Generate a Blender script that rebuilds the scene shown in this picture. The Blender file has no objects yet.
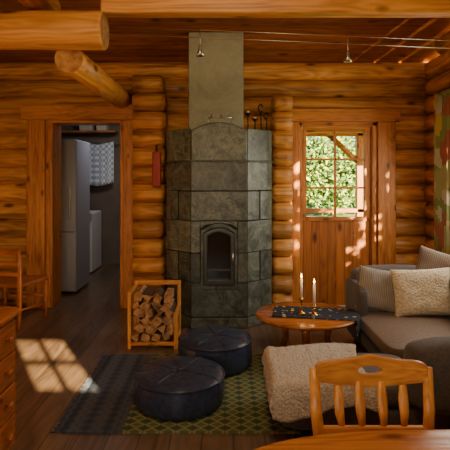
import bpy, bmesh, math, random
from mathutils import Vector, Matrix, noise
random.seed(7)
S=bpy.context.scene
COL=S.collection

# ------------------------------------------------------------------ materials
_m={}
def newmat(name):
    m=bpy.data.materials.new(name); m.use_nodes=True
    nt=m.node_tree; b=nt.nodes['Principled BSDF']
    return m,nt,b
def N(nt,t,**k):
    n=nt.nodes.new(t)
    for a,v in k.items(): setattr(n,a,v)
    return n
def ramp(nt,cols,pos=None):
    r=N(nt,'ShaderNodeValToRGB'); e=r.color_ramp.elements
    while len(e)<len(cols): e.new(0.5)
    for i,c in enumerate(cols):
        e[i].position = pos[i] if pos else i/(len(cols)-1)
        e[i].color=(c[0],c[1],c[2],1)
    return r
def wood(name,light,dark,axis='X',rough=.45,knots=True,rowz=0,plank=None,fine=1.0,bump=.25):
    key=('w',name,axis)
    if key in _m: return _m[key]
    m,nt,b=newmat(name+'_'+axis); L=nt.links.new
    tc=N(nt,'ShaderNodeTexCoord'); oi=N(nt,'ShaderNodeObjectInfo')
    add=N(nt,'ShaderNodeVectorMath',operation='ADD')
    mul=N(nt,'ShaderNodeMath',operation='MULTIPLY'); mul.inputs[1].default_value=7.0
    L(oi.outputs['Random'],mul.inputs[0])
    L(tc.outputs['Object'],add.inputs[0]); 
    comb=N(nt,'ShaderNodeCombineXYZ')
    for i in range(3): L(mul.outputs[0],comb.inputs[i])
    L(comb.outputs[0],add.inputs[1])
    vec=add.outputs[0]
    bright=None
    sep=N(nt,'ShaderNodeSeparateXYZ'); L(tc.outputs['Object'],sep.inputs[0])
    if rowz or plank:
        ax,size,off = ('Z',rowz,0.0) if rowz else plank
        d=N(nt,'ShaderNodeMath',operation='DIVIDE'); d.inputs[1].default_value=size
        a0=N(nt,'ShaderNodeMath',operation='ADD'); a0.inputs[1].default_value=off
        L(sep.outputs[ax],a0.inputs[0]); L(a0.outputs[0],d.inputs[0])
        fl=N(nt,'ShaderNodeMath',operation='FLOOR'); L(d.outputs[0],fl.inputs[0])
        wn=N(nt,'ShaderNodeTexWhiteNoise',noise_dimensions='1D'); L(fl.outputs[0],wn.inputs['W'])
        bright=wn.outputs['Value']
        o=N(nt,'ShaderNodeVectorMath',operation='MULTIPLY_ADD'); 
        L(wn.outputs['Color'],o.inputs[0]); o.inputs[1].default_value=(9,9,9); L(vec,o.inputs[2]); vec=o.outputs[0]
        fr=N(nt,'ShaderNodeMath',operation='FRACT'); L(d.outputs[0],fr.inputs[0]); frac=fr.outputs[0]
    mp=N(nt,'ShaderNodeMapping')
    s=[14*fine,14*fine,14*fine]; s['XYZ'.index(axis)]=0.9*fine
    mp.inputs['Scale'].default_value=s; L(vec,mp.inputs[0])
    n1=N(nt,'ShaderNodeTexNoise'); n1.inputs['Scale'].default_value=1.0; n1.inputs['Detail'].default_value=6; n1.inputs['Distortion'].default_value=1.2
    L(mp.outputs[0],n1.inputs[0])
    s2=[3*fine,3*fine,3*fine]; s2['XYZ'.index(axis)]=0.5*fine
    mp2=N(nt,'ShaderNodeMapping'); mp2.inputs['Scale'].default_value=s2; L(vec,mp2.inputs[0])
    n2=N(nt,'ShaderNodeTexNoise'); n2.inputs['Scale'].default_value=1.0; n2.inputs['Detail'].default_value=3
    L(mp2.outputs[0],n2.inputs[0])
    cg=N(nt,'ShaderNodeMath',operation='MULTIPLY'); cg.inputs[1].default_value=16.0; L(n2.outputs[0],cg.inputs[0])
    pp=N(nt,'ShaderNodeMath',operation='PINGPONG'); pp.inputs[1].default_value=.5; L(cg.outputs[0],pp.inputs[0])
    a1=N(nt,'ShaderNodeMath',operation='MULTIPLY'); a1.inputs[1].default_value=.60; L(n1.outputs[0],a1.inputs[0])
    a2=N(nt,'ShaderNodeMath',operation='MULTIPLY_ADD'); a2.inputs[1].default_value=.28; L(n2.outputs[0],a2.inputs[0]); L(a1.outputs[0],a2.inputs[2])
    a3=N(nt,'ShaderNodeMath',operation='MULTIPLY_ADD'); a3.inputs[1].default_value=.28; L(pp.outputs[0],a3.inputs[0]); L(a2.outputs[0],a3.inputs[2])
    mid=[(a*.55+c*.45) for a,c in zip(light,dark)]
    r=ramp(nt,[dark,mid,light],[.36,.49,.63]); L(a3.outputs[0],r.inputs[0]); col=r.outputs[0]
    if knots:
        s3=[5*fine]*3; s3['XYZ'.index(axis)]=2.2*fine
        mp3=N(nt,'ShaderNodeMapping'); mp3.inputs['Scale'].default_value=s3; L(vec,mp3.inputs[0])
        v=N(nt,'ShaderNodeTexVoronoi'); v.inputs['Scale'].default_value=1.0; L(mp3.outputs[0],v.inputs[0])
        rk=ramp(nt,[(1,1,1),(0,0,0)],[.07,.17]); L(v.outputs['Distance'],rk.inputs[0])
        mx=N(nt,'ShaderNodeMix',data_type='RGBA'); L(rk.outputs[0],mx.inputs[0]); L(col,mx.inputs[6]); mx.inputs[7].default_value=(dark[0]*.4,dark[1]*.35,dark[2]*.35,1)
        col=mx.outputs[2]
    if bright:
        ml=N(nt,'ShaderNodeMapRange'); ml.inputs[3].default_value=.75; ml.inputs[4].default_value=1.2; L(bright,ml.inputs[0])
        hs=N(nt,'ShaderNodeHueSaturation'); L(ml.outputs[0],hs.inputs['Value']); L(col,hs.inputs['Color']); col=hs.outputs[0]
    bumpsrc=n1.outputs[0]
    if plank:
        rg=ramp(nt,[(0,0,0),(1,1,1),(1,1,1),(0,0,0)],[0,.035,.965,1]); L(frac,rg.inputs[0])
        mg=N(nt,'ShaderNodeMix',data_type='RGBA',blend_type='MULTIPLY'); mg.inputs[0].default_value=.8
        L(col,mg.inputs[6]); L(rg.outputs[0],mg.inputs[7]); col=mg.outputs[2]
    L(col,b.inputs['Base Color'])
    bp=N(nt,'ShaderNodeBump'); bp.inputs['Strength'].default_value=bump; bp.inputs['Distance'].default_value=.01
    L(bumpsrc,bp.inputs['Height']); L(bp.outputs[0],b.inputs['Normal'])
    b.inputs['Roughness'].default_value=rough
    _m[key]=m; return m
def plain(name,c,rough=.6,metal=0,nscale=0,c2=None,bump=0,emit=None,es=0,sheen=0):
    if name in _m: return _m[name]
    m,nt,b=newmat(name); L=nt.links.new
    b.inputs['Base Color'].default_value=(*c,1); b.inputs['Roughness'].default_value=rough; b.inputs['Metallic'].default_value=metal
    if nscale:
        tc=N(nt,'ShaderNodeTexCoord'); n=N(nt,'ShaderNodeTexNoise'); n.inputs['Scale'].default_value=nscale; n.inputs['Detail'].default_value=5
        L(tc.outputs['Object'],n.inputs[0])
        r=ramp(nt,[c,c2 or [x*.6 for x in c]],[.35,.65]); L(n.outputs[0],r.inputs[0]); L(r.outputs[0],b.inputs['Base Color'])
        if bump:
            bp=N(nt,'ShaderNodeBump'); bp.inputs['Strength'].default_value=bump; bp.inputs['Distance'].default_value=.01
            L(n.outputs[0],bp.inputs['Height']); L(bp.outputs[0],b.inputs['Normal'])
    if emit:
        b.inputs['Emission Color'].default_value=(*emit,1); b.inputs['Emission Strength'].default_value=es
    if sheen: b.inputs['Sheen Weight'].default_value=sheen
    _m[name]=m; return m

LL,LD=(.72,.34,.085),(.25,.092,.02)
logX=wood('log_pine',LL,LD,'X',rowz=.19,rough=.48)
logY=wood('log_pine',LL,LD,'Y',rowz=.19,rough=.48)
beamX=wood('beam_pine',(.78,.37,.09),(.40,.15,.032),'X')
beamY=wood('beam_pine',(.78,.37,.09),(.40,.15,.032),'Y')
trimX=wood('trim_pine',(.58,.22,.042),(.28,.088,.015),'X',fine=1.5)
trimY=wood('trim_pine',(.58,.22,.042),(.28,.088,.015),'Y',fine=1.5)
trimZ=wood('trim_pine',(.58,.22,.042),(.28,.088,.015),'Z',fine=1.5)
chX=wood('chair_pine',(.76,.36,.09),(.50,.19,.038),'X',rough=.3,fine=2)
chY=wood('chair_pine',(.76,.36,.09),(.50,.19,.038),'Y',rough=.3,fine=2)
chZ=wood('chair_pine',(.76,.36,.09),(.50,.19,.038),'Z',rough=.3,fine=2)
drX=wood('dresser_wood',(.48,.14,.024),(.24,.065,.013),'X',rough=.3,fine=2)
drY=wood('dresser_wood',(.48,.14,.024),(.24,.065,.013),'Y',rough=.3,fine=2)
ceilm=wood('ceiling_boards',(.38,.12,.022),(.17,.048,.01),'X',plank=('Y',.12,0))
floorm=wood('floor_boards',(.23,.145,.082),(.10,.06,.033),'Y',rough=.30,knots=False,plank=('X',.17,5),bump=.1)
doorm=wood('door_boards',(.50,.165,.026),(.28,.08,.012),'Z',plank=('X',.09,0))
endm=plain('log_end',(.50,.26,.10),.7,nscale=18,c2=(.28,.12,.04),bump=.3)
iron=plain('black_iron',(.015,.014,.013),.45,.6)
brass=plain('brass',(.6,.38,.1),.25,1)
steel=plain('steel',(.5,.5,.48),.3,1)
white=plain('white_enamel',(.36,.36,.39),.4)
wax=plain('candle_wax',(.85,.8,.7),.5)
flame=plain('candle_flame',(1,.7,.3),.5,emit=(1,.62,.2),es=25)
red=plain('red_cover',(.33,.02,.012),.5)

# ------------------------------------------------------------------ mesh helpers
def obj(name,bm,mats,parent=None,smooth=False,loc=None):
    me=bpy.data.meshes.new(name); bmesh.ops.recalc_face_normals(bm,faces=bm.faces[:]); bm.to_mesh(me); bm.free()
    if smooth:
        for p in me.polygons: p.use_smooth=True
    o=bpy.data.objects.new(name,me); COL.objects.link(o)
    for m in (mats if isinstance(mats,(list,tuple)) else [mats]): me.materials.append(m)
    if loc: o.location=loc
    if parent: o.parent=parent
    return o
def empty(name,loc=(0,0,0),rotz=0):
    e=bpy.data.objects.new(name,None); COL.objects.link(e); e.location=loc; e.rotation_euler=(0,0,rotz); e.empty_display_size=.1
    return e
def bevel(o,w=.01,seg=2,ang=40):
    m=o.modifiers.new('bevel','BEVEL'); m.width=w; m.segments=seg; m.limit_method='ANGLE'; m.angle_limit=math.radians(ang)
    for p in o.data.polygons: p.use_smooth=True
    wn=o.modifiers.new('wn','WEIGHTED_NORMAL'); wn.keep_sharp=True
    return o
def box(name,x0,x1,y0,y1,z0,z1,mat,parent=None,bev=.006,seg=2,rot=None):
    bm=bmesh.new(); bmesh.ops.create_cube(bm,size=1)
    bmesh.ops.scale(bm,vec=(x1-x0,y1-y0,z1-z0),verts=bm.verts)
    o=obj(name,bm,mat,parent,loc=((x0+x1)/2,(y0+y1)/2,(z0+z1)/2))
    if rot: o.rotation_euler=rot
    if bev: bevel(o,bev,seg)
    return o
def addbox(bm,x0,x1,y0,y1,z0,z1,mi=0):
    r=bmesh.ops.create_cube(bm,size=1); vs=r['verts']
    for v in vs: v.co=Vector(((x0+x1)/2+v.co.x*(x1-x0),(y0+y1)/2+v.co.y*(y1-y0),(z0+z1)/2+v.co.z*(z1-z0)))
    for f in set(f for v in vs for f in v.link_faces): f.material_index=mi
def tube(bm,pts,rads,n=12,mi=0,cap=True,capmi=None,sc=(1,1)):
    rings=[]
    for i,p in enumerate(pts):
        p=Vector(p); a=Vector(pts[max(0,i-1)]); c=Vector(pts[min(len(pts)-1,i+1)])
        t=(c-a).normalized(); up=Vector((0,0,1)) if abs(t.z)<.9 else Vector((0,1,0))
        u=t.cross(up).normalized(); w=u.cross(t).normalized()
        r=rads[i] if isinstance(rads,(list,tuple)) else rads
        rings.append([bm.verts.new(p+u*math.cos(k*2*math.pi/n)*r*sc[0]+w*math.sin(k*2*math.pi/n)*r*sc[1]) for k in range(n)])
    for i in range(len(rings)-1):
        for k in range(n):
            f=bm.faces.new([rings[i][k],rings[i][(k+1)%n],rings[i+1][(k+1)%n],rings[i+1][k]]); f.material_index=mi; f.smooth=True
    if cap:
        for rr in (rings[0],rings[-1]):
            f=bm.faces.new(rr); f.material_index=mi if capmi is None else capmi
def tubeobj(name,pts,rads,mat,parent=None,n=12,sc=(1,1),capmat=None):
    bm=bmesh.new(); tube(bm,pts,rads,n,sc=sc,capmi=1 if capmat else None)
    return obj(name,bm,[mat,capmat] if capmat else mat,parent)
def lathe(name,prof,mat,parent=None,loc=(0,0,0),n=32,sx=1,sy=1):
    bm=bmesh.new(); rings=[]
    for r,z in prof:
        if r<=1e-5: rings.append([bm.verts.new((0,0,z))])
        else: rings.append([bm.verts.new((r*sx*math.cos(k*2*math.pi/n),r*sy*math.sin(k*2*math.pi/n),z)) for k in range(n)])
    for i in range(len(rings)-1):
        a,b=rings[i],rings[i+1]
        for k in range(n):
            j=(k+1)%n
            if len(a)==1 and len(b)==1: continue
            if len(a)==1: f=bm.faces.new([a[0],b[k],b[j]])
            elif len(b)==1: f=bm.faces.new([a[k],a[j],b[0]])
            else: f=bm.faces.new([a[k],a[j],b[j],b[k]])
            f.smooth=True
    return obj(name,bm,mat,parent,loc=loc)
def prism(name,poly,z0,z1,mat,parent=None,bev=.008,seg=2,plane='XY'):
    bm=bmesh.new()
    def T(a,b,h): return (a,b,h) if plane=='XY' else ((a,h,b) if plane=='XZ' else (h,a,b))
    lo=[bm.verts.new(T(a,b,z0)) for a,b in poly]; hi=[bm.verts.new(T(a,b,z1)) for a,b in poly]
    bm.faces.new(lo); bm.faces.new(hi)
    for i in range(len(poly)):
        j=(i+1)%len(poly); bm.faces.new([lo[i],lo[j],hi[j],hi[i]])
    o=obj(name,bm,mat,parent)
    if bev: bevel(o,bev,seg,30)
    return o

# ------------------------------------------------------------------ room shell
YB=5.52; XR=2.27; XL=-2.72; YR=-1.7; RIDY=1.9
PITCH=.19
def roofz(y):
    return 2.66+(YB-y)*.40 if y>RIDY else 2.66+(YB-RIDY)*.40-(RIDY-y)*.30
def logwall(name,axis,c,a0,a1,holes,mat,zmax=None,gable=False):
    bm=bmesh.new(); i=0
    while True:
        z=PITCH*(i+.5)
        A0,A1=a0,a1
        if gable:
            while A1>RIDY and roofz(A1)<z+.06: A1-=.04
            while A0<RIDY and roofz(A0)<z+.06: A0+=.04
            if A1-A0<.3: break
        elif z>zmax: break
        segs=[(A0,A1)]
        for h0,h1,hz0,hz1 in holes:
            if z>hz0 and z<hz1:
                ns=[]
                for s0,s1 in segs:
                    if h1<=s0 or h0>=s1: ns.append((s0,s1)); continue
                    if h0>s0: ns.append((s0,h0))
                    if h1<s1: ns.append((h1,s1))
                segs=ns
        for s0,s1 in segs:
            k=max(2,int((s1-s0)/.25)); pts=[];rr=[]
            for q in range(k+1):
                t=s0+(s1-s0)*q/k; dz=.006*noise.noise(Vector((t*1.5,i*3.1,c)))
                pts.append((t,c,z+dz) if axis=='X' else (c,t,z+dz)); rr.append(.105*(1+.07*noise.noise(Vector((t*1.6,i*5.7,c+3)))))
            tube(bm,pts,rr,18,sc=(1.15,1.0),capmi=1)
        i+=1
    return obj(name,bm,[mat,endm])
logwall('wall_back','X',YB,XL,XR,[(-1.86,-1.12,0,2.03),(.79,1.63,0,1.98)],logX,zmax=2.62)
logwall('wall_right','Y',XR,YR,YB,[(3.45,4.85,.95,2.1),(2.1,3.0,1.52,2.66)],logY,gable=True)
logwall('wall_left','Y',XL,YR,YB,[],logY,gable=True)
logwall('wall_rear','X',YR,XL,XR,[(1.45,2.02,1.80,2.30),(-1.6,.2,.95,2.1)],logX,zmax=2.98)
box('floor',XL-.1,XR+.1,YR-.1,8.3,-.1,0,floorm,bev=0)
def slab(name,y0,y1,x0,x1,mat):
    bm=bmesh.new(); v=[]
    for dz in (0,.08):
        for (x,y) in ((x0,y0),(x1,y0),(x1,y1),(x0,y1)): v.append(bm.verts.new((x,y,roofz(y)+dz)))
    for f in ((0,1,2,3),(7,6,5,4),(0,4,5,1),(1,5,6,2),(2,6,7,3),(3,7,4,0)): bm.faces.new([v[i] for i in f])
    return obj(name,bm,mat)
slab('ceiling',RIDY,YB+.15,XL-.15,XR+.15,ceilm)
slab('ceiling.001',YR-.15,RIDY,XL-.15,XR+.15,ceilm)

def lognoses(name,x0,x1,y,r,z1,mat,side):
    bm=bmesh.new(); i=0
    while PITCH*(i+.5)+r<z1+.1:
        z=PITCH*(i+.5)+.004; j=random.uniform(-.014,.014); rr=r*random.uniform(.97,1.03)
        xs=[x0,x0+(x1-x0)*.4,x1-.06+j,x1-.03+j,x1-.01+j,x1+j]; rd=[rr,rr,rr,rr*.93,rr*.78,rr*.5]
        if side<0: 
            xs=[x1,x1-(x1-x0)*.4,x0+.06+j,x0+.03+j,x0+.01+j,x0+j]
        tube(bm,[(x,y,z) for x in xs],rd,18,sc=(1.25,1),capmi=0); i+=1
    return obj(name,bm,[mat,endm])
lognoses('wall_stub_left',-.955,-.625,5.26,.103,2.55,logX,1)
lognoses('wall_stub_right',.485,.70,5.28,.10,2.3,logX,-1)

tubeobj('loft_beam',[(XL+.1,3.5,2.44),(-1.8,3.5,2.445),(-.86,3.5,2.44),(-.84,3.5,2.44)],[.132,.134,.134,.13],beamX,n=28,capmat=endm)
tubeobj('loft_beam.001',[(-1.10,3.52,2.25),(-1.1,4.4,2.245),(-1.1,5.45,2.24)],[.10,.10,.10],beamY,n=24,capmat=endm)
tubeobj('loft_beam.002',[(-1.33,1.9,2.68),(-1.33,3.75,2.68)],[.1,.1],beamY,n=24,capmat=endm)
box('tie_beam',-.86,XR-.1,3.44,3.56,2.545,2.68,beamX,bev=.015)

T=5.385
def trim(name,x0,x1,y0,y1,z0,z1,m): return box(name,x0,x1,y0,y1,z0,z1,m,bev=.008)
trim('trim_1',-2.13,-1.93,T-.035,T+.0,0,2.02,trimZ)
trim('trim_2',-1.93,-1.85,T-.015,5.66,0,2.02,trimZ)
trim('trim_3',-1.09,-.96,T-.035,T+.0,0,2.02,trimZ)
trim('trim_4',-1.13,-1.09,T-.015,5.66,0,2.02,trimZ)
trim('trim_5',-2.19,-.96,T-.05,T+.0,2.02,2.18,trimX)
trim('trim_6',-1.86,-1.12,T-.01,5.66,1.99,2.06,trimX)
trim('trim_7',.71,.80,T-.035,T,0,2.0,trimZ)
trim('trim_8',1.64,1.83,T-.035,T,0,2.0,trimZ)
trim('trim_9',.71,1.88,T-.05,T,2.0,2.14,trimX)
trim('trim_10',.78,.835,T,5.64,0,2.0,trimZ)
trim('trim_11',1.585,1.64,T,5.64,0,2.0,trimZ)
trim('trim_12',.78,1.64,T,5.64,1.955,2.05,trimX)
D=empty('door_1',(0,0,0))
dy0,dy1=5.44,5.49
box('lower_panel',.84,1.58,dy0,dy1,.01,.93,doorm,D,bev=.003)
box('stile_left',.84,.885,dy0-.012,dy1,.93,1.95,trimZ,D)
box('stile_right',1.515,1.58,dy0-.012,dy1,.93,1.95,trimZ,D)
box('top_rail',.885,1.515,dy0-.012,dy1,1.92,1.95,trimX,D)
box('mid_rail',.885,1.515,dy0-.02,dy1,.93,.975,trimX,D)
box('mullion_v',1.19,1.212,dy0,dy1-.01,.975,1.92,trimZ,D,bev=.003)
for i,z in enumerate((1.29,1.6)): box('mullion_h_%d'%i,.885,1.515,dy0,dy1-.01,z-.011,z+.011,trimX,D,bev=.003)
tubeobj('handle',[(.862,dy0-.012,1.0),(.862,dy0-.06,1.0),(.96,dy0-.06,1.0)],.009,steel,D)

def sidewin(name,y0,y1,z0,z1):
    W=empty(name)
    for n,a in (('jamb_a',(XR-.13,XR+.13,y0-.02,y0+.05,z0,z1)),('jamb_b',(XR-.13,XR+.13,y1-.05,y1+.02,z0,z1)),('sill',(XR-.15,XR+.13,y0-.06,y1+.06,z0-.04,z0+.02)),('head',(XR-.13,XR+.13,y0-.06,y1+.06,z1-.02,z1+.06)),('mullion',(XR-.02,XR+.02,(y0+y1)/2-.02,(y0+y1)/2+.02,z0,z1)),('bar',(XR-.02,XR+.02,y0,y1,(z0+z1)/2-.015,(z0+z1)/2+.015))):
        box(n,*a,trimZ,W)
sidewin('window_1',3.45,4.85,.95,2.1)
sidewin('window_2',2.1,3.0,1.52,2.66)
def rearwin(name,x0,x1,z0,z1,t=.02):
    W=empty(name)
    for n,a in (('jamb_a',(x0-.02,x0+.02,YR-.13,YR+.13,z0,z1)),('jamb_b',(x1-.02,x1+.02,YR-.13,YR+.13,z0,z1)),('sill',(x0-.06,x1+.06,YR-.13,YR+.15,z0-.04,z0+.02)),('head',(x0-.06,x1+.06,YR-.13,YR+.13,z1-.02,z1+.09)),('mullion',((x0+x1)/2-t,(x0+x1)/2+t,YR-.02,YR+.02,z0,z1)),('bar',(x0,x1,YR-.02,YR+.02,(z0+z1)/2-t,(z0+z1)/2+t))):
        box(n,*a,trimZ,W)
rearwin('window_3',1.45,2.02,1.80,2.30,.018)
rearwin('window_4',-1.6,.2,.95,2.1)

# ------------------------------------------------------------------ hallway
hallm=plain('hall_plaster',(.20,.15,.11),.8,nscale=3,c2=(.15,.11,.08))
box('wall_hall_back',-2.8,-.3,8.1,8.2,0,2.5,hallm,bev=0)
box('wall_hall_left',-2.8,-2.7,5.66,8.1,0,2.5,hallm,bev=0)
box('wall_hall_right',-.9,-.8,5.66,8.1,0,2.5,hallm,bev=0)
box('ceiling_hall',-2.8,-.3,5.66,8.2,2.5,2.55,ceilm,bev=0)
HD=empty('door_2')
box('leaf',-1.62,-1.18,8.04,8.09,.01,1.95,doorm,HD,bev=.004)
box('frame',-1.66,-1.62,8.03,8.09,.0,2.0,trimZ,HD,bev=.004)
tubeobj('handle',[(-1.57,8.04,.98),(-1.57,7.99,.98),(-1.49,7.99,.98)],.01,steel,HD)
SH=empty('wall_shelf')
box('board',-2.6,-1.72,7.85,8.09,2.1,2.13,trimX,SH,bev=.003)
for i,(x,w_) in enumerate(((-2.2,.2),(-1.95,.16))): box('storage_box_%d'%i,x-w_/2,x+w_/2,7.88,8.05,2.131,2.25,plain('beige_box',(.6,.5,.36),.8),SH,bev=.008)
F=empty('fridge',(-2.12,6.3,0))
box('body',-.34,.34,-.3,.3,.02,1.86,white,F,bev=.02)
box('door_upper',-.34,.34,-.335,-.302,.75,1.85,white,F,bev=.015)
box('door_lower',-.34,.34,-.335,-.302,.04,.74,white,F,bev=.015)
box('handle',.26,.285,-.37,-.335,.9,1.3,steel,F)
W=empty('washing_machine',(-2.22,7.5,0))
box('body',-.3,.3,-.28,.28,.02,.88,plain('machine_white',(.75,.75,.75),.4),W,bev=.015)
box('control_panel',-.3,.3,-.3,-.28,.76,.88,plain('panel_grey',(.35,.35,.36),.4),W)
lathe('drum_door',[(.0,.0),(.13,.0),(.17,.015),(.17,.03),(.12,.04),(0,.03)],steel,W,(0.07,-.28,.45)).rotation_euler=(math.radians(90),0,0)
def towelmat():
    m,nt,b=newmat('checked_towel'); L=nt.links.new
    tc=N(nt,'ShaderNodeTexCoord'); ck=N(nt,'ShaderNodeTexChecker'); ck.inputs['Scale'].default_value=22
    ck.inputs[1].default_value=(.85,.87,.9,1); ck.inputs[2].default_value=(.45,.48,.53,1)
    L(tc.outputs['Object'],ck.inputs[0]); L(ck.outputs[0],b.inputs[0]); b.inputs['Roughness'].default_value=.9
    return m
def sheet(name,nx,nz,fn,mat,parent=None,thick=.006,smooth=True):
    bm=bmesh.new(); g=[[bm.verts.new(fn(i/nx,j/nz)) for j in range(nz+1)] for i in range(nx+1)]
    for i in range(nx):
        for j in range(nz): bm.faces.new([g[i][j],g[i+1][j],g[i+1][j+1],g[i][j+1]])
    o=obj(name,bm,mat,parent,smooth)
    if thick:
        s=o.modifiers.new('s','SOLIDIFY'); s.thickness=thick; s.offset=0
    return o
TW=empty('towel_rail')
tubeobj('rail',[(-2.26,7.98,1.93),(-1.72,7.98,1.93)],.012,steel,TW)
tubeobj('bracket_a',[(-2.26,7.98,1.93),(-2.26,8.11,1.93)],.012,steel,TW)
tubeobj('bracket_b',[(-1.72,7.98,1.93),(-1.72,8.11,1.93)],.012,steel,TW)
sheet('towel',24,14,lambda u,v:(-2.19+u*.42,7.962-.012*math.sin(u*26)*(.3+v),1.945-v*.66-.03*math.sin(u*4)),towelmat(),TW)

# ------------------------------------------------------------------ soapstone stove
def stonemat(name,a,b_,c,scale=5,vary=.35,vein=(.30,.33,.29),rough=.36):
    m,nt,b=newmat(name); L=nt.links.new
    tc=N(nt,'ShaderNodeTexCoord'); oi=N(nt,'ShaderNodeObjectInfo')
    om=N(nt,'ShaderNodeMath',operation='MULTIPLY'); om.inputs[1].default_value=30; L(oi.outputs['Random'],om.inputs[0])
    ad=N(nt,'ShaderNodeVectorMath',operation='ADD'); L(tc.outputs['Object'],ad.inputs[0]); L(om.outputs[0],ad.inputs[1])
    n=N(nt,'ShaderNodeTexNoise'); n.inputs['Scale'].default_value=scale; n.inputs['Detail'].default_value=9; n.inputs['Roughness'].default_value=.7; n.inputs['Distortion'].default_value=1.8
    L(ad.outputs[0],n.inputs[0])
    r=ramp(nt,[c,b_,a],[.37,.5,.64]); L(n.outputs[0],r.inputs[0])
    v=N(nt,'ShaderNodeTexNoise'); v.inputs['Scale'].default_value=scale*.8; v.inputs['Detail'].default_value=6; v.inputs['Distortion'].default_value=3
    L(ad.outputs[0],v.inputs[0])
    rv=ramp(nt,[(0,0,0),(.6,.6,.6),(0,0,0)],[.475,.5,.525]); L(v.outputs[0],rv.inputs[0])
    mx=N(nt,'ShaderNodeMix',data_type='RGBA'); L(rv.outputs[0],mx.inputs[0]); L(r.outputs[0],mx.inputs[6]); mx.inputs[7].default_value=(*vein,1)
    mr=N(nt,'ShaderNodeMapRange'); mr.inputs[3].default_value=1-vary; mr.inputs[4].default_value=1+vary; L(oi.outputs['Random'],mr.inputs[0])
    hs=N(nt,'ShaderNodeHueSaturation'); L(mr.outputs[0],hs.inputs['Value']); L(mx.outputs[2],hs.inputs['Color'])
    L(hs.outputs[0],b.inputs[0]); b.inputs['Roughness'].default_value=rough
    bp=N(nt,'ShaderNodeBump'); bp.inputs['Strength'].default_value=.2; bp.inputs['Distance'].default_value=.01; L(n.outputs[0],bp.inputs['Height']); L(bp.outputs[0],b.inputs['Normal'])
    return m
soap=stonemat('soapstone',(.145,.162,.128),(.078,.091,.071),(.030,.037,.030),vary=.35,vein=(.22,.24,.185))
chim=stonemat('chimney_render',(.32,.33,.235),(.28,.29,.205),(.235,.245,.17),3,vary=0,vein=(.32,.33,.24),rough=.5)
ST=empty('masonry_stove',(-.056,0,0))
def block(name,poly,z0,z1,mat=soap): return prism(name,poly,z0+.003,z1-.003,mat,ST,bev=.006)
FY,CY,BY=4.68,4.93,5.36; HF,HW=.262,.52
prism('core',[(-HF+.03,FY+.11),(HF-.03,FY+.11),(HW-.03,CY+.05),(HW-.03,BY-.02),(-HW+.03,BY-.02),(-HW+.03,CY+.05)],.005,1.84,iron,ST,bev=0)
rows=[0,.10,.42,.70,1.00,1.28,1.56,1.90]
for i in range(len(rows)-1):
    z0,z1=rows[i],rows[i+1]
    e=.02 if i==0 else 0
    fy=FY-e; hw=HW+e; g=.004
    top=z1-(.0 if i<6 else .03)
    for sgn,nm in ((-1,'l'),(1,'r')):
        # rounded shoulder: chamfer with an eased outer corner
        pl=[(sgn*(HF+g),fy+.004),(sgn*(hw-.06),CY-e-.075),(sgn*(hw-.012),CY-e-.02),(sgn*hw,CY-e+.04),(sgn*hw,BY),(sgn*(HF+g),BY)]
        if i in (2,4):
            mxp=((HF+hw)/2,(fy+CY)/2)
            block('%s_%d_a'%(nm,i),[(sgn*(HF+g),fy+.004),(sgn*(mxp[0]-g),mxp[1]-g-.008),(sgn*(mxp[0]-g),BY),(sgn*(HF+g),BY)],z0,top)
            block('%s_%d_b'%(nm,i),[(sgn*(mxp[0]+g),mxp[1]+g-.008),(sgn*(hw-.06),CY-e-.075),(sgn*(hw-.012),CY-e-.02),(sgn*hw,CY-e+.04),(sgn*hw,BY),(sgn*(mxp[0]+g),BY)],z0,top)
        else:
            block('%s_%d'%(nm,i),pl,z0,top)
    if i in (2,3):
        for sgn in (-1,1):
            block('jamb_%d_%d'%(i,sgn),[(sgn*.175,fy-.012),(sgn*HF,fy-.012),(sgn*HF,BY),(sgn*.175,BY)],z0,z1)
        block('core_%d'%i,[(-.172,fy+.10),(.172,fy+.10),(.172,BY),(-.172,BY)],z0,z1,iron)
    elif i==6:
        poly=[(-HF,z0+.003),(HF,z0+.003),(HF,z1-.05)]
        for q in range(1,12):
            t=q/12; poly.append((HF-2*HF*t,z1-.05+.075*math.sin(math.pi*t)))
        poly.append((-HF,z1-.05))
        prism('crown',poly,fy-.014,BY,soap,ST,bev=.012,plane='XZ')
    else:
        block('front_%d'%i,[(-HF,fy-.012),(HF,fy-.012),(HF,BY),(-HF,BY)],z0,z1)
prism('ledge',[(-HF-.02,FY-.03),(HF+.02,FY-.03),(HW-.045,CY-.095),(HW+.015,CY+.0),(HW+.015,CY+.08),(-HW-.015,CY+.08),(-HW-.015,CY+.0),(-HW+.045,CY-.095)],1.552,1.568,soap,ST,bev=.005)
def arch(hw,z0,zs,rise,n=12):
    p=[(-hw,z0),(hw,z0),(hw,zs)]
    for q in range(1,n): 
        t=q/n; p.append((hw-2*hw*t,zs+rise*math.sin(math.pi*t)))
    p.append((-hw,zs)); return p
def ringprism(name,o,i,y0,y1,mat,par):
    bm=bmesh.new(); n=len(o)
    V=[[bm.verts.new((a,y,b)) for a,b in pl] for pl in (o,i) for y in (y0,y1)]
    oo0,oo1,ii0,ii1=V
    for k in range(n):
        j=(k+1)%n
        bm.faces.new([oo0[k],oo0[j],ii0[j],ii0[k]]); bm.faces.new([oo1[k],oo1[j],ii1[j],ii1[k]])
        bm.faces.new([oo0[k],oo0[j],oo1[j],oo1[k]]); bm.faces.new([ii0[k],ii0[j],ii1[j],ii1[k]])
    ob=obj(name,bm,mat,par); bevel(ob,.004,2,30); return ob
ringprism('firebox_surround',arch(.172,.36,.91,.07),arch(.145,.40,.89,.05),FY-.02,FY+.05,soap,ST)
prism('surround_corner_fill',[(-.172,.93),(-.172,.998),(.172,.998),(.172,.93),(.12,.965),(0,.985),(-.12,.965)],FY-.008,FY+.05,soap,ST,bev=.002,plane='XZ')
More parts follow.
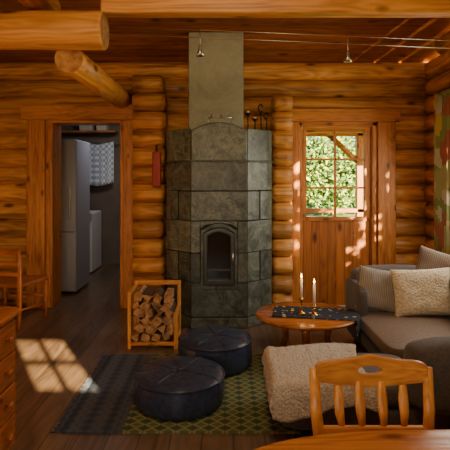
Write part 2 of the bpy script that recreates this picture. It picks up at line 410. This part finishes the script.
frm=plain('firebox_frame_metal',(.08,.08,.07),.35,.8)
ringprism('firebox_door_frame',arch(.144,.402,.885,.05),arch(.108,.45,.86,.04),FY-.03,FY+.03,frm,ST)
glass=plain('stove_glass',(.02,.017,.014),.08)
prism('firebox_glass',arch(.112,.445,.862,.04),FY-.01,FY+.0,glass,ST,bev=0,plane='XZ')
box('door_bar',-.11,.11,FY-.03,FY-.01,.535,.55,frm,ST,bev=.002)
tubeobj('door_handle',[(.128,FY-.03,.60),(.128,FY-.065,.61),(.128,FY-.065,.73)],.007,steel,ST)
prism('chimney',[(5.0,1.87),(5.36,1.87),(5.36,2.718),(5.0,2.862)],-.365,.185,chim,None,bev=.01,plane='YZ')
A=empty('fireplace_tool_rack',(-.02,4.84,1.925))
tubeobj('rail',[(-.14,0,.06),(.09,0,.06)],.006,steel,A)
for i,x in enumerate((-.14,.09)): tubeobj('post_%d'%i,[(x,0,-.01),(x,0,.062)],.006,steel,A)
for i,x in enumerate((-.11,-.02,.05)): tubeobj('hook_%d'%i,[(x,0,.06),(x,-.02,.09),(x,-.035,.10)],.005,steel,A,n=8)
def ironholder(nm,x,y,h,z=1.867,cup=False):
    H=empty(nm,(x,y,z))
    lathe('base',[(0,0),(.03,0),(.028,.008),(.006,.014),(.006,h*.7),(.012,h*.72),(.005,h*.75),(0,h*.75)],iron,H,n=16)
    if cup:
        lathe('cup',[(0,h*.74),(.022,h*.76),(.028,h*.9),(.024,h*.9),(.018,h*.8),(0,h*.79)],iron,H,n=16)
        lathe('candle_stub',[(0,h*.79),(.013,h*.79),(.013,h),(0,h)],wax,H,n=14)
    else:
        tubeobj('scroll',[(0,0,h*.6),(-.02,0,h*.72),(-.03,0,h*.85),(-.02,0,h*.95),(0,0,h),(.012,0,h*.93),(.006,0,h*.88)],.007,iron,H,n=8)
ironholder('iron_candle_holder',.225,4.90,.19,cup=True)
ironholder('iron_candle_holder',.36,4.98,.27)
ironholder('iron_candle_holder',.42,5.04,.19)
ironholder('iron_candle_holder',.30,5.0,.14,cup=True)
RB=empty('fire_blanket_pouch',(-.70,5.135,1.5))
box('pouch',-.045,.045,-.03,.0,-.19,.17,red,RB,bev=.012)
box('strap',-.012,.012,-.02,-.008,.15,.24,iron,RB)

WR=empty('wire_lamp_system')
wy=3.6
for i,dz in enumerate((0,-.055)):
    tubeobj('wire_%d'%i,[(-.84,wy,2.50+dz),(.65,wy+.02,2.445+dz),(XR-.12,wy,2.375+dz)],.0028,steel,WR,n=6)
for i,x in enumerate((-.18,.886)):
    z=2.50-(x+.84)*.04-.02
    tubeobj('stem_%d'%i,[(x,wy+.01,z+.03),(x,wy+.01,z-.10)],.004,steel,WR,n=8)
    lathe('spot_%d'%i,[(.006,.0),(.012,-.02),(.016,-.05),(.03,-.085),(.028,-.085),(0,-.07)],steel,WR,(x,wy+.01,z-.08),n=20)

# ------------------------------------------------------------------ rug
def rugmat():
    m,nt,b=newmat('woven_rug'); L=nt.links.new
    tc=N(nt,'ShaderNodeTexCoord'); sp=N(nt,'ShaderNodeSeparateXYZ'); L(tc.outputs['Object'],sp.inputs[0])
    def M(op,a,b_=None):
        n=N(nt,'ShaderNodeMath',operation=op)
        for i,v in enumerate((a,b_)):
            if v is None: continue
            if isinstance(v,(int,float)): n.inputs[i].default_value=v
            else: L(v,n.inputs[i])
        return n.outputs[0]
    X=sp.outputs[0]; Y=sp.outputs[1]
    f=11.0
    tx=M('PINGPONG',M('MULTIPLY',X,f),.5); ty=M('PINGPONG',M('MULTIPLY',Y,f*1.2),.5)
    d=M('ADD',tx,ty)
    dm=ramp(nt,[(.045,.075,.04),(.08,.125,.055),(.34,.29,.11),(.10,.14,.055)],[.2,.42,.55,.72]); L(d,dm.inputs[0])
    st=M('PINGPONG',M('MULTIPLY',X,9.0),.5)
    blue=ramp(nt,[(.025,.038,.065),(.085,.10,.13),(.018,.025,.045)],[.2,.5,.9]); L(M('ADD',st,M('MULTIPLY',d,.3)),blue.inputs[0])
    fac=ramp(nt,[(0,0,0),(1,1,1)],[.49,.5]); L(M('ADD',M('MULTIPLY',X,.5),.78),fac.inputs[0])
    mx=N(nt,'ShaderNodeMix',data_type='RGBA'); L(fac.outputs[0],mx.inputs[0]); L(blue.outputs[0],mx.inputs[6]); L(dm.outputs[0],mx.inputs[7])
    nz=N(nt,'ShaderNodeTexNoise'); nz.inputs['Scale'].default_value=140; L(tc.outputs['Object'],nz.inputs[0])
    m2=N(nt,'ShaderNodeMix',data_type='RGBA',blend_type='OVERLAY'); m2.inputs[0].default_value=.5; L(mx.outputs[2],m2.inputs[6]); L(nz.outputs['Color'],m2.inputs[7])
    L(m2.outputs[2],b.inputs[0]); b.inputs['Roughness'].default_value=.95
    bp=N(nt,'ShaderNodeBump'); bp.inputs['Strength'].default_value=.6; bp.inputs['Distance'].default_value=.01; L(nz.outputs[0],bp.inputs['Height']); L(bp.outputs[0],b.inputs['Normal'])
    return m
bm=bmesh.new(); addbox(bm,-.90,.42,2.76,3.96,.001,.012)
for i in range(70):
    y=2.77+i*.017
    addbox(bm,-.95-random.uniform(0,.02),-.90,y,y+.007,.001,.006)
obj('rug',bm,rugmat())

# ------------------------------------------------------------------ ottomans
leather=plain('navy_leather',(.042,.056,.098),.27,nscale=30,c2=(.026,.036,.066),bump=.3)
def ottoman(x,y,r,h,z=.016):
    O=empty('ottoman',(x,y,z))
    prof=[(0,0),(r*.88,0),(r*.96,.012),(r,h*.2),(r*1.01,h*.5),(r,h*.76),(r*.985,h*.84),(r*.995,h*.86),(r*.995,h*.885),(r*.97,h*.90),(r*.93,h*.965),(r*.8,h*1.0),(r*.5,h*1.015),(0,h*1.0)]
    lathe('body',prof,leather,O,n=64)
    bm=bmesh.new()
    for k in range(8):
        a=k*math.pi/4+.3
        ps=[(R*math.cos(a)*1.002,R*math.sin(a)*1.002,Z+.001) for R,Z in prof[2:-1]]+[(0.01,0,h)]
        tube(bm,ps,.003,6)
    obj('seams',bm,leather,O)
    bm=bmesh.new(); pts=[(r*1.0*math.cos(t*math.pi/32),r*1.0*math.sin(t*math.pi/32),h*.872) for t in range(65)]
    tube(bm,pts,.006,8,cap=False); obj('piping',bm,leather,O)
    lathe('centre_button',[(0,h),(.018,h),(.016,h+.008),(0,h+.01)],leather,O,n=16)
ottoman(-.282,3.12,.277,.20)
ottoman(-.075,3.73,.27,.225)

# ------------------------------------------------------------------ firewood rack
R=empty('firewood_rack',(-.80,4.10,0))
wd=.41; dp=.30
for i,(x,y,h) in enumerate(((0,0,.47),(0,dp,.50),(wd-.03,0,.30),(wd-.03,dp,.50))):
    box('post_%d'%i,x,x+.03,y,y+.03,.0,h,chZ,R,bev=.004)
for i,x in enumerate((0,wd-.03)):
    box('side_bottom_%d'%i,x,x+.03,.03,dp,.03,.07,chY,R,bev=.004)
box('side_top_0',0,.03,.03,dp,.43,.47,chY,R,bev=.004)
box('side_top_1',wd-.03,wd,.03,dp,.26,.30,chY,R,bev=.004)
box('front_bottom',.03,wd-.03,0,.03,.03,.06,chX,R,bev=.004)
box('back_bottom',.03,wd-.03,dp,dp+.03,.03,.06,chX,R,bev=.004)
box('back_top',.03,wd-.03,dp,dp+.03,.465,.50,chX,R,bev=.004)
bark=plain('bark',(.10,.055,.03),.9,nscale=20,bump=.6); split=plain('split_wood',(.56,.32,.135),.8,nscale=25,c2=(.24,.115,.045),bump=.6)
bm=bmesh.new()
zz=.075; row=0
while zz<.42:
    h=random.uniform(.066,.078); x=.034+(row%2)*.018
    while x<wd-.07:
        w=random.uniform(.07,.10)
        if x+w>wd-.028: w=wd-.028-x
        if w<.045: break
        n=random.choice((3,4,4,5)); c=(x+w/2,zz+h/2-.02*abs(x-.12)*4*(zz>.3)); a0=random.uniform(0,6); tw=random.uniform(-.01,.01)
        y0=random.uniform(-.08,.03); y1=y0+.27
        ps=[(c[0]+math.cos(a0+2*math.pi*q/n)*w*.58*random.uniform(.88,1.0),c[1]+math.sin(a0+2*math.pi*q/n)*h*.64*random.uniform(.88,1)) for q in range(n)]
        ps=[(min(max(a,.034),wd-.034),max(b,.072)) for a,b in ps]
        lo=[bm.verts.new((a,y0,b)) for a,b in ps]; hi=[bm.verts.new((a,y1,b+tw)) for a,b in ps]
        f=bm.faces.new(lo); f.material_index=1; f=bm.faces.new(hi); f.material_index=1
        for q in range(n):
            f=bm.faces.new([lo[q],lo[(q+1)%n],hi[(q+1)%n],hi[q]]); f.material_index=0 if q==0 else 1
        x+=w*.98
    zz+=h*.9; row+=1
obj('firewood',bm,[bark,split],R)

# ------------------------------------------------------------------ coffee table
tb=wood('coffee_table_wood',(.55,.19,.04),(.32,.095,.018),'X',rough=.22,fine=1.5)
CT=empty('coffee_table',(.65,4.0,.0))
lathe('top',[(0,.298),(.36,.298),(.395,.30),(.405,.31),(.405,.318),(.395,.325),(.0,.325)],tb,CT,n=64,sx=1,sy=.95)
lathe('apron',[(.25,.265),(.28,.265),(.28,.30),(.25,.30)],tb,CT,n=48,sx=1,sy=.95)
for k in range(3):
    a=math.radians(-100)+k*2*math.pi/3; c_,s_=math.cos(a),math.sin(a)
    tubeobj('leg_%d'%k,[(.20*c_,.20*s_,.298),(.21*c_,.21*s_,.2),(.19*c_,.19*s_,.1),(.23*c_,.23*s_,.0)],[.035,.03,.022,.026],tb,CT,n=14)
def runmat():
    m,nt,b=newmat('embroidered_runner'); L=nt.links.new
    tc=N(nt,'ShaderNodeTexCoord'); v=N(nt,'ShaderNodeTexVoronoi'); v.inputs['Scale'].default_value=18; L(tc.outputs['Object'],v.inputs[0])
    s=N(nt,'ShaderNodeSeparateColor'); L(v.outputs['Color'],s.inputs[0])
    fc=ramp(nt,[(.6,.38,.03),(.5,.45,.32),(.12,.25,.40),(.45,.08,.03)],[0,.4,.62,.85]); fc.color_ramp.interpolation='CONSTANT'; L(s.outputs[0],fc.inputs[0])
    r=ramp(nt,[(1,1,1),(0,0,0)],[.24,.3]); L(v.outputs['Distance'],r.inputs[0])
    mx=N(nt,'ShaderNodeMix',data_type='RGBA'); L(r.outputs[0],mx.inputs[0]); mx.inputs[6].default_value=(.016,.024,.042,1); L(fc.outputs[0],mx.inputs[7])
    L(mx.outputs[2],b.inputs[0]); b.inputs['Roughness'].default_value=.9
    return m
def runf(u,v):
    s=-.26+u*.76; w=(v-.5)*.34
    ex=math.sqrt(max(0,.405**2-w*w)); 
    if s<ex: x,z=s,.331
    else: x,z=ex+.012,.331-(s-ex)
    a=-.18
    return (x*math.cos(a)-w*math.sin(a),(x*math.sin(a)+w*math.cos(a))*.97,z)
sheet('runner',60,14,runf,runmat(),CT,thick=.003)
def candle(x,y,z,h,hold):
    C=empty('candlestick',(x,y,z))
    lathe('holder',[(0,0),(.034,0),(.034,.006),(.012,.014),(.007,.03),(.012,.045),(.007,.06),(.007,hold-.03),(.016,hold-.02),(.02,hold-.012),(.013,hold-.008),(.014,hold),(0,hold)],brass,C,n=24)
    lathe('candle',[(0,hold-.005),(.0105,hold-.005),(.0095,hold+h),(0,hold+h)],wax,C,n=16)
    lathe('flame',[(0,hold+h+.004),(.005,hold+h+.012),(.006,hold+h+.018),(.003,hold+h+.032),(0,hold+h+.045)],flame,C,n=12)
    return C
candle(.605,3.96,.334,.15,.125)
candle(.70,3.92,.334,.16,.08)

# ------------------------------------------------------------------ sofas
fab=plain('sofa_fabric',(.10,.084,.072),.75,nscale=60,c2=(.065,.055,.047),bump=.3,sheen=.15)
fab2=plain('sofa_seat_fabric',(.20,.135,.088),.55,nscale=50,c2=(.15,.10,.064),bump=.3,sheen=.15)
SF=empty('sofa'); SN=empty('sofa')
def soft(name,x0,x1,y0,y1,z0,z1,mat,par=SF,b=.05,rot=None):
    o=box(name,x0,x1,y0,y1,z0,z1,mat,par,bev=0,rot=rot)
    bmx=bmesh.new(); bmx.from_mesh(o.data); bmesh.ops.subdivide_edges(bmx,edges=bmx.edges[:],cuts=5,use_grid_fill=True)
    bmx.to_mesh(o.data); bmx.free()
    sx,sy,sz=x1-x0,y1-y0,z1-z0
    for v in o.data.vertices:
        c=v.co; hx,hy,hz=sx/2,sy/2,sz/2
        q=Vector((max(-hx+b,min(hx-b,c.x)),max(-hy+b,min(hy-b,c.y)),max(-hz+b,min(hz-b,c.z))))
        d=c-q
        if d.length>1e-6: c2=q+d.normalized()*min(d.length,b)
        else: c2=c.copy()
        puff=.012*(1-(c.x/hx)**2)*(1-(c.y/hy)**2)
        c2.z+=puff*(1 if c.z>0 else 0)+.006*noise.noise(c2*6+Vector((x0,y0,0)))
        v.co=c2
    s=o.modifiers.new('s','SUBSURF'); s.levels=1; s.render_levels=2
    for p in o.data.polygons: p.use_smooth=True
    return o
soft('base_right',1.09,2.02,3.27,4.42,.04,.20,fab)
soft('seat_right',1.07,1.80,3.26,4.30,.19,.31,fab2,b=.045)
soft('back_right',1.76,2.06,3.26,4.44,.2,.66,fab,b=.08)
soft('back_far',1.10,1.92,4.26,4.50,.1,.63,fab,b=.08)
soft('arm_far',1.065,1.16,4.0,4.5,.05,.52,fab,b=.045)
soft('base_near',.30,2.02,2.68,3.22,.03,.19,fab,SN)
soft('seat_near',.28,1.12,2.66,3.24,.18,.30,fab,SN,b=.05)
soft('seat_near_right',1.12,1.8,2.66,3.24,.18,.30,fab,SN,b=.05)
soft('back_near',.98,2.0,2.56,2.84,.16,.54,fab,SN,b=.10)
for i,(x,y) in enumerate(((1.9,4.3),(1.15,4.36),(1.15,3.33),(1.9,3.33))):
    box('foot_%d'%i,x-.02,x+.02,y-.02,y+.02,.0,.05,iron,SF,bev=.003)
for i,(x,y) in enumerate(((.46,2.74),(.46,3.15),(1.9,2.74),(1.9,3.15))):
    box('foot_%d'%i,x-.02,x+.02,y-.02,y+.02,.0,.05,iron,SN,bev=.003)
def pillow(name,w,h,t,mat,loc,rot):
    bm=bmesh.new(); n=20; g={}
    for sd in (1,-1):
        for i in range(n+1):
            for j in range(n+1):
                u=i/n*2-1; v=j/n*2-1
                e=((1-u**4)*(1-v**4))**.55 if abs(u)<1 and abs(v)<1 else 0
                pin=1-.07*(1-abs(u)**2)*abs(v)**3; pin2=1-.07*(1-abs(v)**2)*abs(u)**3
                if e==0 and sd==-1: g[(sd,i,j)]=g[(1,i,j)]; continue
                wr=.012*noise.noise(Vector((u*2.5+loc[0]*5,v*2.5,sd)))*e
                g[(sd,i,j)]=bm.verts.new((u*w/2*pin2,sd*(t/2*e)+wr,v*h/2*pin))
    for sd in (1,-1):
        for i in range(n):
            for j in range(n):
                bm.faces.new([g[(sd,i,j)],g[(sd,i+1,j)],g[(sd,i+1,j+1)],g[(sd,i,j+1)]])
    o=obj(name,bm,mat,None,True,loc=loc); o.rotation_euler=rot
    s=o.modifiers.new('s','SUBSURF'); s.levels=1; s.render_levels=1
    return o
def weave(name,c1,c2,sc,axis_sc=(1,1,1),bump=.6,check=False):
    m,nt,b=newmat(name); L=nt.links.new
    tc=N(nt,'ShaderNodeTexCoord'); mp=N(nt,'ShaderNodeMapping'); mp.inputs['Scale'].default_value=axis_sc; L(tc.outputs['Object'],mp.inputs[0])
    t=N(nt,'ShaderNodeTexVoronoi' if not check else 'ShaderNodeTexWave'); t.inputs['Scale'].default_value=sc; L(mp.outputs[0],t.inputs[0])
    if check: t.inputs['Distortion'].default_value=1.5
    r=ramp(nt,[c1,c2],[.1,.75]); L(t.outputs[0],r.inputs[0]); L(r.outputs[0],b.inputs[0]); b.inputs['Roughness'].default_value=.95
    bp=N(nt,'ShaderNodeBump'); bp.inputs['Strength'].default_value=bump; bp.inputs['Distance'].default_value=.012; bp.invert=not check
    L(t.outputs[0],bp.inputs['Height']); L(bp.outputs[0],b.inputs['Normal'])
    return m
knit=weave('cream_knit',(.84,.75,.55),(.62,.53,.36),60)
greyp=weave('grey_pillow_fabric',(.40,.36,.30),(.24,.21,.175),22,check=True,bump=.2)
brownp=weave('brown_pillow_fabric',(.30,.235,.18),(.19,.15,.115),20,check=True,bump=.2)
pillow('throw_pillow',.36,.36,.13,greyp,(1.26,4.10,.49),(math.radians(-14),math.radians(8),math.radians(-8)))
pillow('throw_pillow',.49,.39,.14,knit,(1.57,3.97,.50),(math.radians(-16),math.radians(-3),math.radians(-4)))
pillow('throw_pillow',.38,.38,.14,brownp,(1.76,4.14,.62),(math.radians(-12),math.radians(14),math.radians(-25)))
def throwf(u,v):
    L1=.64; su=u*L1; sv=v*.72
    x=.84-su-.06*math.sin(v*3); y=3.22-sv+.04*math.sin(u*6); z=.326
    dl=max(0,.27-x); df=max(0,2.65-y)
    w=noise.noise(Vector((u*4,v*4,2)))*.012+noise.noise(Vector((u*13,v*13,7)))*.007
    dz=max(dl,df)+.25*min(dl,df)
    dz=min(dz,.23+.03*math.sin(u*9+v*7))
    ol=(.003+.009*(1+math.sin(v*30)))*min(1,dl/.06); of=(.003+.009*(1+math.sin(u*26)))*min(1,df/.06)
    xx=max(x,.262)-ol if dl>0 else x
    yy=max(y,2.642)-of if df>0 else y
    return (xx,yy,z-dz+(abs(w) if dz==0 else 0))
thm=weave('tufted_throw',(.74,.68,.56),(.52,.46,.36),75)
sheet('throw_blanket',64,64,throwf,thm,None,thick=.018)

# ------------------------------------------------------------------ chairs
def chair(loc,rotz,mats=(chX,chY,chZ),s=1.0,ladder=False):
    mX,mY,mZ=mats
    C=empty('dining_chair',loc,rotz); C.scale=(s,s,s)
    w=.225
    for i,sx in enumerate((-1,1)):
        tubeobj('rear_leg_%d'%i,[(sx*w*.92,.2,.0),(sx*w*.92,.19,.34),(sx*w,.215,.5),(sx*w*1.02,.245,.675)],[.018,.022,.021,.018],mZ,C,n=14,sc=(1.1,.8))
        tubeobj('front_leg_%d'%i,[(sx*w*.95,-.17,.0),(sx*w*.95,-.17,.12),(sx*w*.95,-.17,.2),(sx*w*.95,-.17,.34)],[.015,.02,.023,.02],mZ,C,n=14)
        tubeobj('side_stretcher_%d'%i,[(sx*w*.94,-.17,.14),(sx*w*.93,.2,.16)],.011,mY,C,n=10)
    tubeobj('front_stretcher',[(-w*.95,-.17,.2),(w*.95,-.17,.2)],.012,mX,C,n=10)
    poly=[(-.22,-.2),(.22,-.2),(.235,-.15),(.215,.2),(-.215,.2),(-.235,-.15)]
    prism('seat',poly,.34,.37,mX,C,bev=.012,seg=3)
    if ladder:
        for i,(z,h) in enumerate(((.64,.05),(.55,.035),(.46,.035))):
            box('back_rail_%d'%i,-w,w,.20+(z-.45)*.2,.222+(z-.45)*.2,z-h/2,z+h/2,mX,C,bev=.006)
        tubeobj('rear_stretcher',[(-w*.92,.2,.18),(w*.92,.2,.18)],.012,mX,C,n=10)
        return C
    bm=bmesh.new()
    def crest(t):
        up=.695+.018*(1-t*t)+.006*math.cos(t*math.pi*2); lo=.60-.012*math.cos(t*math.pi)
        return lo,up
    outer=[]
    for k in range(48):
        a=2*math.pi*k/48; cx_,sz_=math.cos(a),math.sin(a)
        t=(abs(cx_)**.35)*(1 if cx_>0 else -1); q=(abs(sz_)**.35)*(1 if sz_>0 else -1)
        lo,up=crest(t); outer.append((t*.225,(lo+up)/2+q*(up-lo)/2))
    inner=[(.048*math.cos(2*math.pi*k/48),.658+.018*math.sin(2*math.pi*k/48)) for k in range(48)]
    def yb(x): return .235+.03*(1-(x/.23)**2)
    rings=[]
    for pl in (outer,[((a*2+c)/3,(b*2+d)/3) for (a,b),(c,d) in zip(outer,inner)],[((a+2*c)/3,(b+2*d)/3) for (a,b),(c,d) in zip(outer,inner)],inner):
        for dy in (-.012,.012): rings.append([bm.verts.new((a,yb(a)+dy,b)) for a,b in pl])
    for k in range(48):
        j=(k+1)%48
        for r_ in range(3):
            for s_ in (0,1): bm.faces.new([rings[2*r_+s_][k],rings[2*r_+s_][j],rings[2*r_+2+s_][j],rings[2*r_+2+s_][k]])
        bm.faces.new([rings[0][k],rings[0][j],rings[1][j],rings[1][k]]); bm.faces.new([rings[6][k],rings[6][j],rings[7][j],rings[7][k]])
    o=obj('crest_rail',bm,mX,C); bevel(o,.004,2,35)
    box('lower_rail',-w,w,.195,.222,.42,.455,mX,C,bev=.006)
    for i,x in enumerate((-.13,-.045,.045,.13)):
        bm=bmesh.new()
        tube(bm,[(x*.95,.21,.45),(x,.225,.5),(x,.24,.55),(x*1.02,.255,.615)],[.012,.019,.021,.014],12,sc=(1,.45))
        obj('slat_%d'%i,bm,mZ,C)
    return C
chair((.58,1.75,.0),0,s=.985)
dk=(drX,drY,wood('dresser_wood',(.48,.14,.024),(.24,.065,.013),'Z',rough=.3,fine=2))
chair((-2.07,4.88,.0),math.radians(166),mats=dk,s=1.12,ladder=True)

DT=empty('dining_table',(.86,.945,0))
poly=[]
for k in range(72):
    a=2*math.pi*k/72; p=.62
    poly.append((1.0*(abs(math.cos(a))**p)*(1 if math.cos(a)>0 else -1),.79*(abs(math.sin(a))**p)*(1 if math.sin(a)>0 else -1)))
tt=wood('table_top_pine',(.70,.29,.06),(.44,.15,.026),'X',rough=.22,fine=1.2)
prism('top',poly,.525,.55,tt,DT,bev=.008,seg=3)
for i,(x,y) in enumerate(((-.7,-.5),(.7,-.5),(-.7,.42),(.7,.42))):
    lathe('leg_%d'%i,[(0,0),(.025,0),(.03,.05),(.022,.09),(.035,.18),(.038,.3),(.025,.38),(.04,.41),(.04,.525),(0,.525)],chZ,DT,(x,y,0),n=20)
box('apron_a',-.7,.7,-.51,-.49,.45,.525,chX,DT); box('apron_b',-.7,.7,.41,.43,.45,.525,chX,DT)

# ------------------------------------------------------------------ dresser
DR=empty('dresser',(-1.31,2.08,0))
box('carcass',-.24,.235,-.47,.47,.06,.72,drY,DR,bev=.006)
box('plinth',-.23,.225,-.46,.46,.0,.06,drY,DR,bev=.004)
box('top',-.25,.265,-.49,.49,.72,.75,drY,DR,bev=.01,seg=3)
for i in range(4):
    z0=.08+i*.158
    for j,(a,b) in enumerate(((-.45,-.01),(.01,.45))):
        box('drawer_%d_%d'%(i,j),.236,.252,a,b,z0,z0+.148,drY,DR,bev=.006)
        for kx in (.25,.75):
            kk=lathe('knob_%d_%d_%d'%(i,j,int(kx*4)),[(0,0),(.008,0),(.007,.012),(.016,.02),(.016,.028),(0,.034)],dk[2],DR,(.252,a+(b-a)*kx,z0+.08),n=16); kk.rotation_euler=(0,math.radians(90),0)

# ------------------------------------------------------------------ curtain
def curtmat():
    m,nt,b=newmat('patterned_curtain'); L=nt.links.new
    tc=N(nt,'ShaderNodeTexCoord'); v=N(nt,'ShaderNodeTexVoronoi'); v.inputs['Scale'].default_value=7; L(tc.outputs['Object'],v.inputs[0])
    s=N(nt,'ShaderNodeSeparateColor'); L(v.outputs['Color'],s.inputs[0])
    r=ramp(nt,[(.22,.27,.09),(.38,.38,.18),(.55,.42,.10),(.35,.12,.08),(.5,.48,.35)],[0,.35,.6,.8,.9]); r.color_ramp.interpolation='CONSTANT'
    L(s.outputs[0],r.inputs[0]); L(r.outputs[0],b.inputs[0]); b.inputs['Roughness'].default_value=.9
    return m
CU=empty('curtain')
tubeobj('rod',[(2.12,3.2,2.25),(2.12,5.2,2.25)],.012,brass,CU)
sheet('cloth',60,10,lambda u,v:(2.12+.022*math.sin(u*42),4.70+u*.32,2.24-v*1.62),curtmat(),CU,thick=.004)
tubeobj('rod_bracket',[(2.12,5.15,2.25),(2.18,5.15,2.25)],.01,brass,CU)

# ------------------------------------------------------------------ outside
grass=plain('grass',(.14,.26,.04),.9,nscale=2,c2=(.26,.34,.07))
box('ground',-30,30,-30,60,-.5,-.3,grass,bev=0)
leafm=plain('leaves',(.22,.38,.05),.6,nscale=1.2,c2=(.42,.52,.10))
leafd=plain('leaves_dark',(.05,.12,.02),.7,nscale=1.0,c2=(.08,.17,.03))
bk=plain('tree_bark',(.12,.09,.07),.9,nscale=8)
def tree(x,y,h,rad,nleaf,sz,seed,z0=-.3,low=.2):
    rnd=random.Random(seed)
    T_=empty('tree',(x,y,z0))
    tubeobj('trunk',[(0,0,0),(.05,.02,h*.5),(0,0,h)],[.1,.07,.02],bk,T_,n=8)
    bm=bmesh.new()
    for i in range(nleaf):
        while True:
            p=Vector((rnd.uniform(-1,1),rnd.uniform(-1,1),rnd.uniform(-1,1)))
            if .35<p.length<1: break
        c=Vector((p.x*rad,p.y*rad,h*(low+1)/2+p.z*h*(1-low)/2*1.05))
        if c.z<.05: c.z=.05
        a=Vector((rnd.uniform(-1,1),rnd.uniform(-1,1),rnd.uniform(-1,1))).normalized(); b2=a.orthogonal().normalized(); s=sz*rnd.uniform(.6,1.3)
        vs=[bm.verts.new(c+q) for q in (a*s,b2*s*.55,-a*s,-b2*s*.55)]
        f=bm.faces.new(vs); f.material_index=0 if rnd.random()<.5 else 1
    obj('foliage',bm,[leafm,leafd],T_)
for i in range(11):
    tree(-1+i*1.35+random.uniform(-.3,.3),19+random.uniform(-1.5,4),4.2+random.uniform(-.8,2.2),1.9,2600,.13,i,low=.03)
tree(4.4,.45,4.2,1.2,1700,.09,50,low=.15)  # unseen tree, added to keep most sun off the right-hand window
tree(4.5,-1.2,4.6,.8,260,.10,51,low=.3)
PO=empty('porch')
box('deck',.2,3.0,5.75,7.6,-.3,-.02,floorm,PO,bev=0)
box('post',1.93,2.03,7.3,7.42,-.02,2.15,trimZ,PO)
box('roof_beam',.2,3.0,7.3,7.42,2.0,2.15,trimX,PO)
box('roof_boards',.2,3.0,5.72,7.5,2.15,2.2,ceilm,PO,bev=0)
box('rail',.2,3.0,7.3,7.38,.88,.94,trimX,PO)
tubeobj('brace',[(1.98,7.36,1.6),(1.5,7.36,2.05)],.04,trimX,PO,n=8)

# ------------------------------------------------------------------ light
w=bpy.data.worlds.new('World'); S.world=w; w.use_nodes=True; nt=w.node_tree
sky=nt.nodes.new('ShaderNodeTexSky'); sky.sky_type='NISHITA'; sky.sun_disc=False; sky.sun_elevation=math.radians(18); sky.sun_rotation=math.radians(150)
bg=nt.nodes['Background']; nt.links.new(sky.outputs[0],bg.inputs[0]); bg.inputs[1].default_value=.4
e=math.radians(18); d=Vector((-.485*math.cos(e),.874*math.cos(e),-math.sin(e)))
sl=bpy.data.lights.new('sun','SUN'); sl.energy=58; sl.angle=math.radians(.5); sl.color=(1,.77,.45)
so=bpy.data.objects.new('sun',sl); COL.objects.link(so); so.rotation_euler=d.to_track_quat('-Z','Y').to_euler(); so.location=(4,-6,4)
def area(name,loc,tgt,sx,sy,en,col):
    l=bpy.data.lights.new(name,'AREA'); l.shape='RECTANGLE'; l.size=sx; l.size_y=sy; l.energy=en; l.color=col
    o=bpy.data.objects.new(name,l); COL.objects.link(o); o.location=loc; o.rotation_euler=(Vector(tgt)-Vector(loc)).to_track_quat('-Z','Y').to_euler(); return o
area('window_light_a',(2.10,4.1,1.5),(0,3.8,.6),1.2,1.0,22,(1,.9,.74))
area('rear_fill',(-.7,YR+.2,1.6),(0,4,1.0),1.7,1.0,22,(1,.82,.56))  # added warm fill from behind the camera
area('room_fill',(.1,1.2,3.2),(-.4,3.4,1.2),.6,.6,27,(1,.70,.36))  # added warm room fill under the ceiling, no actual fixture
area('hall_fill',(-1.3,6.6,2.4),(-1.7,7.4,0),.4,.4,9,(.88,.92,1))  # added cool fill to lift the dim hallway, no actual fixture
for i,(x,y,z) in enumerate(((.605,3.96,.62),(.70,3.92,.61))):
    l=bpy.data.lights.new('candle_light','POINT'); l.energy=.6; l.color=(1,.6,.25); l.shadow_soft_size=.02
    o=bpy.data.objects.new('candle_light',l); COL.objects.link(o); o.location=(x,y,z+.06)

# ------------------------------------------------------------------ camera
cd=bpy.data.cameras.new('camera'); cam=bpy.data.objects.new('camera',cd); COL.objects.link(cam)
cam.location=(0,0,1.43); cam.rotation_euler=(math.radians(90),0,0); cd.sensor_width=36; cd.lens=40; cd.shift_y=-50/450; cd.clip_start=.05
S.camera=cam
